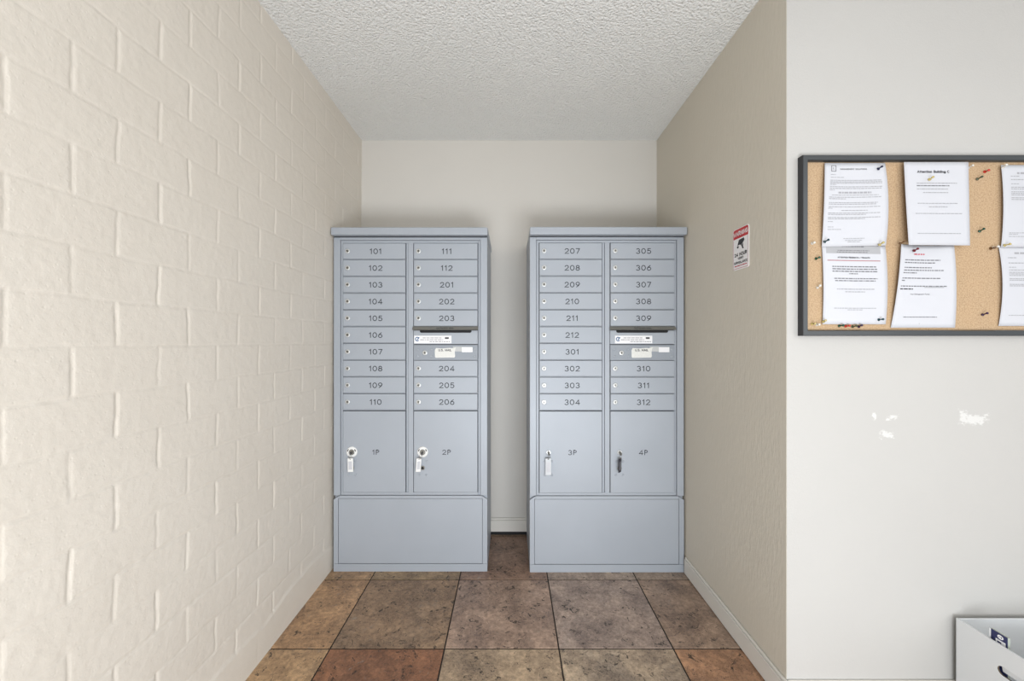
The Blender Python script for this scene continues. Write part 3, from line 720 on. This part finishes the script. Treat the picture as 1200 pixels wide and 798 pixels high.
def notice(box_px, bulge, edges, label, build, tilt=0, lift=0.0):
    """box_px: L,T,R,B on the photo; edges: corner offsets in px (TL,TR,BR,BL); bulge(u,v)-> metres off the cork"""
    L, T, R, B = box_px
    d = DP
    def surf(x, y, off=0.0):
        u = (x - L) / (R - L); v = (y - T) / (B - T)
        (a, b, c, e) = edges[:4]
        dx = (a[0] * (1 - u) + b[0] * u) * (1 - v) + (e[0] * (1 - u) + c[0] * u) * v
        dy = (a[1] * (1 - u) + b[1] * u) * (1 - v) + (e[1] * (1 - u) + c[1] * u) * v
        sag = 4 * v * (1 - v)
        q = P(x + dx + (edges[4][0] * (1 - u) + edges[4][1] * u) * sag if len(edges) > 4 else x + dx, y + dy, d)
        return Vector((q.x, YC - .0012 - lift - bulge(u, v) - off, q.z))
    c0 = surf((L + R) / 2, B)
    root = empty('notice', c0); tag(root, label, 'notice', 'paper notices on the cork board')
    bm = bmesh.new(); n, m = 14, 18
    fr = [[bm.verts.new(surf(L + (R - L) * i / n, T + (B - T) * j / m) - c0) for i in range(n + 1)] for j in range(m + 1)]
    bk = [[bm.verts.new(surf(L + (R - L) * i / n, T + (B - T) * j / m, -.0003) - c0) for i in range(n + 1)] for j in range(m + 1)]
    for j in range(m):
        for i in range(n):
            f = bm.faces.new((fr[j][i], fr[j + 1][i], fr[j + 1][i + 1], fr[j][i + 1])); f.smooth = True
            f = bm.faces.new((bk[j][i], bk[j][i + 1], bk[j + 1][i + 1], bk[j + 1][i])); f.smooth = True
    rim = [(0, i) for i in range(n + 1)] + [(j, n) for j in range(1, m + 1)] + [(m, i) for i in range(n - 1, -1, -1)] + [(j, 0) for j in range(m - 1, 0, -1)]
    for a, b in zip(rim, rim[1:] + rim[:1]):
        bm.faces.new((fr[a[0]][a[1]], fr[b[0]][b[1]], bk[b[0]][b[1]], bk[a[0]][a[1]]))
    bmesh.ops.recalc_face_normals(bm, faces=bm.faces[:])
    newobj('sheet', bm, M['paper'], root)
    bm = bmesh.new(); rnd = random.Random(hash(box_px) % 1000)
    fn = lambda x, z: surf(x, -z, .0005) - c0
    class D: pass
    D = D()
    def line(x0, x1, y, h=.75, mi=0, unit=2.0): dashes(bm, x0, x1, -y, h, rnd, 0, mi, unit, fn=fn)
    def rect(x0, x1, y0, y1, mi, sub=8, off=.0004):
        for k in range(sub):
            a, b = x0 + (x1 - x0) * k / sub, x0 + (x1 - x0) * (k + 1) / sub
            for q in range(3):
                c, e = y0 + (y1 - y0) * q / 3, y0 + (y1 - y0) * (q + 1) / 3
                bm.faces.new([bm.verts.new(surf(X_, Y_, off) - c0) for X_, Y_ in ((a, c), (a, e), (b, e), (b, c))]).material_index = mi
    def txt(s, cap, x, y, mi=0, **k): add_text(bm, s, cap, x, -y, mi=mi, fn=fn, **k)
    build(line, rect, txt)
    newobj('print', bm, [M['print_grey'], M['print_mid'], M['print_dark'], M['print_red'], M['band_grey'], M['rule']], root)
    return root

def n1(line, rect, txt):
    # small square company mark, letterhead and body
    for (a, b, c, d) in ((971.5, 977.6, 194.4, 195.1), (971.5, 977.6, 201, 201.7), (971.5, 972.2, 195.1, 201), (976.9, 977.6, 195.1, 201)): rect(a, b, c, d, 1, 2)
    txt('K', 3.4, 974.4, 198.2, 0)
    txt('MANAGEMENT SOLUTIONS', 1.9, 998.5, 198.8, 1, sw=.2, gap=.24)
    line(971, 977, 205.4); line(971, 988, 208.6)
    for y in (212, 213.8, 215.4): line(970.5, 1031, y, .9, 0)
    line(970.5, 978, 217)
    for y in (219.6, 221.6): line(970.3, 1031, y, .9, 0)
    line(970, 977, 223.4)
    line(981, 1019, 226.4, 2.1, 0, 2.6); line(973, 1027, 229.3, .8, 0)
    for y, e in ((231.8, 1030), (233.7, 990), (238.2, 1026), (240, 1024), (243, 1029)): line(969.5, e, y, .9)
    line(969, 974, 244.8); line(985, 1015, 247.2, .9)
    for y, e in ((250.3, 1029), (252, 1013), (255.4, 1029), (257, 1012)): line(969, e, y, .9)
    line(969, 975, 260.2); line(969, 976, 266.4); line(969, 985, 269.3)
    line(988, 1012, 280, .8); line(990, 1010, 282.2, .8); line(993, 1008, 284, .8)
def n2(line, rect, txt):
    rect(967.5, 1031, 288.6, 298, 4, 8)
    line(986, 1012, 289.8, 1.2, 1); line(981, 1018, 294.4, .8, 1); line(980, 1016, 296.4, .8, 1)
    txt('ATTENTION RESIDENTS / TENANTS', 1.75, 999.5, 302.6, 2, sw=.22, gap=.2)
    rect(968.5, 1030, 305.6, 306.7, 5, 8)
    for y, a, b in ((313.2, 974, 1026), (316, 974, 1026), (318.7, 974, 1026)): line(a, b, y, 1.2, 1, 2.4)
    line(994, 1004, 321.4, 1.1, 1)
    line(976, 1026, 327, 1.1, 1, 2.4); line(977, 1024, 329.6, 1.1, 1, 2.4)
    line(979, 1023, 339.3, 1.0, 0); line(989, 1012, 342.4, 1.0, 0)
    line(976, 1025, 361.4, .9, 0); line(992, 1010, 363.3, .8, 0)
def n3(line, rect, txt):
    txt('Attention Building C', 3.1, 1088.8, 203.4, 2, sw=.21, gap=.2)
    line(1069, 1116, 216.8, 1.0, 0); line(1069, 1107, 219.8, 1.1, 1); line(1069, 1105, 223.6, 1.0, 0); line(1076, 1106, 227.8, 1.0, 0)
    line(1069, 1116, 240.4, .9, 0); line(1082, 1104, 244.4, .9, 0); line(1066, 1121, 252.2, .9, 0); line(1067, 1120, 275.4, .9, 0)
def n4(line, rect, txt):
    line(1066.4, 1080.6, 297.0, 1.5, 3, 3.0)
    for y, a, b in ((304, 1053.4, 1100), (307.2, 1053.2, 1094), (313, 1053, 1089), (316.2, 1052.6, 1103), (319.3, 1052, 1070), (325.6, 1051.2, 1100), (328.4, 1050.6, 1054.6), (335, 1050, 1106)): line(a, b, y, 1.15, 1, 2.4)
    rect(1080, 1103, 336.2, 336.6, 2, 6); line(1049.6, 1066, 338.4, 1.3, 2, 2.4)
    txt('Your Management Portal', 1.6, 1074.6, 344.4, 1, sw=.14)
    line(1058, 1096, 371.4, .9, 1); rect(1076.4, 1077.4, 378.8, 379.6, 0, 1)
def n5(line, rect, txt):
    line(1189.4, 1214, 203.6, 2.2, 0, 4.0)
    line(1181.6, 1192, 207.2, .9); line(1181.6, 1206, 211.2, 1.0); line(1181.6, 1191, 216.2, .8)
    for y in (220.2, 222.2, 225.6, 227.4, 229.2, 232.6, 234.6): line(1181.4, 1236, y, .9)
    line(1179.5, 1236, 273.4, .8); line(1179.5, 1190, 275, .8); line(1179.4, 1236, 277.6, .8)
def n6(line, rect, txt):
    line(1187.4, 1212, 296.8, 2.2, 0, 4.0)
    line(1179, 1190, 302.2, .9); line(1179, 1204, 308.4, 1.0); line(1179, 1189, 313.4, .8)
    for y in (316.6, 319.4, 321.2, 323, 326.8, 328.6, 333.4, 335.2): line(1179, 1234, y, .9)
    line(1180, 1234, 369.6, .8)

mid = lambda u: 4 * u * (1 - u)
notice((963, 288, 1037.5, 380), lambda u, v: .002 + .004 * abs(2 * u - 1) * mid(v) + .001 * v, [(0, -1.5), (0, 0), (0, 0), (0.5, 0), (.4, 1.2)],
       'white notice with grey band and red rule at lower left of the cork board', n2)
notice((1046, 286, 1117, 384), lambda u, v: .001 + .010 * (1 - v) * abs(2 * u - 1) ** 2 + .006 * v * (1 - v) * 4, [(7, 1), (-2.5, 2), (2.5, 0), (-2, 0), (0, 0)],
       'white flared notice with red heading at the bottom middle of the cork board', n4)
notice((1170, 288, 1244, 382), lambda u, v: .002 + .006 * (1 - u) ** 2 * mid(v), [(0, 0), (0, 0), (0, 0), (0, 0), (2.2, 0)],
       'lower white notice cut off by the right edge of the photo', n6)
notice((963.5, 191.5, 1037, 289), lambda u, v: .0035 + .007 * abs(2 * u - 1) ** 2 * mid(v), [(2, 0), (-1, 0), (0, -1), (-1.5, 0.5), (-1, 1.2)],
       'white letter with small square mark at upper left of the cork board', n1, lift=.002)
notice((1055.5, 192, 1130, 289), lambda u, v: .0035 + .009 * v * (.35 + .65 * (1 - u)), [(-1, 0), (-.5, 0), (0, 0), (1.5, 0), (-.3, 0)],
       'white sheet headed Attention Building C at top middle of the cork board', n3, lift=.012)
notice((1171.5, 194, 1246, 290), lambda u, v: .0035 + .004 * (1 - u) ** 2 * mid(v), [(0, 0), (0, 0), (0, 0), (0, 0), (1.0, 0)],
       'upper white notice cut off by the right edge of the photo', n5, lift=.002)

# push pins
def pin_mesh():
    bm = bmesh.new()
    lathe(bm, [(.00045, -.006), (.0006, 0.0)], seg=8, mi=1)
    lathe(bm, [(.0046, 0), (.0048, .0006), (.0044, .0018), (.0026, .0028), (.0021, .0050), (.0021, .0090), (.0026, .0115), (.0036, .0125), (.0038, .0150), (.0034, .0158), (.001, .0162)], seg=16)
    me = bpy.data.meshes.new('push_pin'); bm.normal_update(); bm.to_mesh(me); bm.free(); return me
PIN = pin_mesh(); PC = {}
def pin_mat(name, rgb, trans=0.0):
    N = Nodes(name); set_b(N, .15); N.b.inputs['Base Color'].default_value = lin(rgb)
    N.b.inputs['Transmission Weight'].default_value = trans
    return N.m
PM = {'navy': pin_mat('navy_pin', (26, 30, 62)), 'teal': pin_mat('teal_pin', (22, 58, 66)), 'green': pin_mat('green_pin', (18, 72, 52)),
      'clear': pin_mat('clear_pin', (246, 244, 236), .35), 'amber': pin_mat('amber_pin', (214, 196, 128), .35), 'red': pin_mat('red_pin', (186, 52, 40)),
      'wine': pin_mat('wine_pin', (104, 20, 34)), 'purple': pin_mat('purple_pin', (52, 26, 62)), 'brown': pin_mat('brown_pin', (112, 78, 44), .2), 'olive': pin_mat('olive_pin', (70, 76, 52))}
pins = [(1029, 198, 'navy', .008, 'navy push pin at the top right corner of the letter with the square mark'),
        (966, 283.6, 'teal', .010, 'dark teal push pin at the lower left corner of the letter with the square mark'),
        (1030.5, 287, 'amber', .010, 'pale amber push pin at the lower right corner of the letter with the square mark'),
        (951.5, 285.2, 'clear', 0, 'clear push pin beside the frame, topmost in the left strip of bare cork'),
        (956, 303.2, 'green', 0, 'green push pin in the left strip of bare cork'),
        (957.6, 337, 'clear', 0, 'clear push pin midway down the left strip of bare cork'),
        (951.3, 379.6, 'amber', 0, 'amber push pin in the bottom left corner of the cork'),
        (957, 380.6, 'clear', 0, 'clear push pin in the bottom left corner of the cork'),
        (964.6, 377, 'amber', .004, 'amber push pin at the bottom left corner of the notice with the grey band'),
        (983, 382.0, 'green', 0, 'dark green push pin below the notice with the grey band'),
        (990.5, 382.2, 'red', 0, 'red push pin below the notice with the grey band'),
        (998.8, 382.8, 'olive', 0, 'olive push pin on the bottom edge of the cork'),
        (1006, 382.8, 'purple', 0, 'purple push pin on the bottom edge of the cork'),
        (1029.4, 374.6, 'teal', .004, 'dark teal push pin at the bottom right corner of the notice with the grey band'),
        (1089, 210.4, 'amber', .019, 'amber push pin under the heading Attention Building C'),
        (1071, 293.8, 'wine', .008, 'wine red push pin above the red heading of the flared notice'),
        (1054.4, 285.4, 'brown', .012, 'brown push pin at the top left corner of the flared notice'),
        (1133.5, 197.2, 'clear', 0, 'clear push pin right of the sheet headed Attention Building C'),
        (1153.6, 201.4, 'red', 0, 'bright red push pin in the bare cork at upper right'),
        (1144.8, 210, 'olive', 0, 'olive push pin just below the bright red one in the bare cork'),
        (1147.4, 271.2, 'green', 0, 'green push pin alone midway down the bare cork at right'),
        (1160.6, 291.2, 'brown', 0, 'brown push pin left of the right-hand notices'),
        (1164.4, 290.4, 'clear', 0, 'clear push pin touching the left edge of the right-hand notices'),
        (1176.6, 287.6, 'amber', .007, 'amber push pin near the bottom of the upper right notice'),
        (1174.6, 196.6, 'clear', .006, 'clear push pin at the top left corner of the upper right notice'),
        (1151, 368.8, 'purple', 0, 'dark purple push pin low in the bare cork at right')]
rp = random.Random(9)
for px, py, c, off, lab in pins:
    if c not in PC:
        me = PIN.copy(); me.materials.append(PM[c]); me.materials.append(M['nickel']); PC[c] = me
    q = P(px, py, YC - off)
    o = bpy.data.objects.new('push_pin', PC[c]); col.objects.link(o)
    o.location = (q.x, YC - off - .0006, q.z); o.rotation_euler = (rp.uniform(-.35, .1), 0, rp.uniform(-.25, .25))
    tag(o, lab, 'push pin', 'push pins on the cork board')

# ------------------------------------------------------------------ white box by the wall, with a booklet standing in it
DB = 1.320
XB = (1120.5 - CX) / F * DB; ZB = EYE - (724 - CY) / F * DB
def on_panel(px, py):
    d = XB * F / (px - CX); return d, EYE - (py - CY) / F * d
BW, BD, TH = .40, .31, .005
rb = empty('cardboard_box', (XB + BW / 2, DB - BD / 2, 0))
tag(rb, 'open white cardboard box with a hand hole on the floor below the bulletin board', 'box')
X0, X1, Y0, Y1 = -BW / 2, BW / 2, -BD / 2, BD / 2
ph = [on_panel(1169.5, 782), on_panel(1185, 797.5)]
hy1 = ph[0][0] - (DB - BD / 2) + .001; hy0 = hy1 - .105; hz0, hz1 = ph[1][1] - .003, ph[1][1] + .024
# side panel with a rounded hand hole
def side_panel():
    bm = bmesh.new()
    out = [(Y0, 0), (Y1, 0), (Y1, ZB), (Y0, ZB)]
    r = (hz1 - hz0) / 2; cz = (hz0 + hz1) / 2
    hole = [(hy0 + r + r * math.cos(math.radians(a)), cz + r * math.sin(math.radians(a))) for a in range(90, 271, 15)] + \
           [(hy1 - r + r * math.cos(math.radians(a)), cz + r * math.sin(math.radians(a))) for a in range(-90, 91, 15)]
    for x, flip in ((0, False), (TH, True)):
        ov = [bm.verts.new((x, a, b)) for a, b in out]; hv = [bm.verts.new((x, a, b)) for a, b in hole]
        es = [bm.edges.new((ov[i], ov[(i + 1) % 4])) for i in range(4)] + [bm.edges.new((hv[i], hv[(i + 1) % len(hv)])) for i in range(len(hv))]
        bmesh.ops.triangle_fill(bm, use_beauty=True, use_dissolve=False, edges=es)
        if not flip: o0, h0 = ov, hv
        else: o1, h1 = ov, hv
    for i in range(4): bm.faces.new((o0[i], o0[(i + 1) % 4], o1[(i + 1) % 4], o1[i]))
    n = len(hole)
    for i in range(n): bm.faces.new((h0[i], h1[i], h1[(i + 1) % n], h0[(i + 1) % n])).material_index = 1
    bmesh.ops.recalc_face_normals(bm, faces=bm.faces[:])
    return bm
newobj('side_panel', side_panel(), [M['card_white'], M['kraft']], rb, (X0, 0, 0))
b3 = side_panel()
newobj('side_panel', b3, [M['card_white'], M['kraft']], rb, (X1 - TH, 0, 0))
newobj('back_panel', bx(X0 + TH, X1 - TH, Y1 - TH, Y1, 0, ZB, bev=.0008), M['card_white'], rb)
newobj('front_panel', bx(X0 + TH, X1 - TH, Y0, Y0 + TH, 0, ZB, bev=.0008), M['card_white'], rb)
bm = bmesh.new(); box(bm, -.0015, .0015, hy0 + .003, hy1 - .004, -(hz1 - hz0) + .003, 0, bev=.001)
newobj('hand_hole_flap', bm, M['card_white'], rb, (X0 + TH + .002, 0, hz1 + .002), (0, -.22, 0))
newobj('bottom_panel', bx(X0 + TH, X1 - TH, Y0 + TH, Y1 - TH, 0.0005, .006), M['card_white'], rb)

# booklet: stands upright inside, its cover towards the left side panel
XK = XB + TH + .012
def on_x(px, py, X): d = X * F / (px - CX); return d, EYE - (py - CY) / F * d
kt = on_x(1160, 736.8, XK); kr = on_x(1181, 746, XK)
kz = (kt[1] + kr[1]) / 2; ky1, ky0 = kt[0], kr[0]
kb = empty('booklet', (XK, (ky0 + ky1) / 2, .0065))
tag(kb, 'navy and white booklet standing upright in the open white box', 'booklet')
kh = kz - .0065; kw = (ky1 - ky0) / 2
newobj('pages', bx(0, .008, -kw, kw, 0, kh - .001, bev=.0006), M['page_edge'], kb)
bm = bmesh.new(); box(bm, -.0012, 0, -kw, kw, 0, kh); newobj('cover', bm, M['navy'], kb)
bm = bmesh.new()
def cf(pts, x=-.0016):
    bm.faces.new([bm.verts.new((x, a, b)) for a, b in pts])
cf([(kw, kh), (kw, 0), (kw - .004, 0), (kw - .004, kh)])                                            # white far margin
ec, ez = -kw * .25, kh - .0105
cf([(ec - .0078 * math.cos(a), ez + .0060 * math.sin(a)) for a in [2 * math.pi * k / 20 for k in range(20)]])
cf([(kw - .016, kh - .020), (kw - .016, kh - .060), (-kw + .004, kh - .060), (-kw + .004, kh - .020)])
newobj('cover_print', bm, M['sticker'], kb)
bm = bmesh.new()
cf([(ec + .0035, ez + .002), (ec + .0035, ez - .002), (ec + .002, ez - .002), (ec + .002, ez + .002)], -.0020)
cf([(ec - .001, ez + .002), (ec - .001, ez - .002), (ec - .004, ez - .002), (ec - .004, ez + .002)], -.0020)
cf([(.002, kh - .025), (.002, kh - .030), (-.008, kh - .030), (-.008, kh - .025)], -.0020)
newobj('cover_marks', bm, M['navy'], kb)
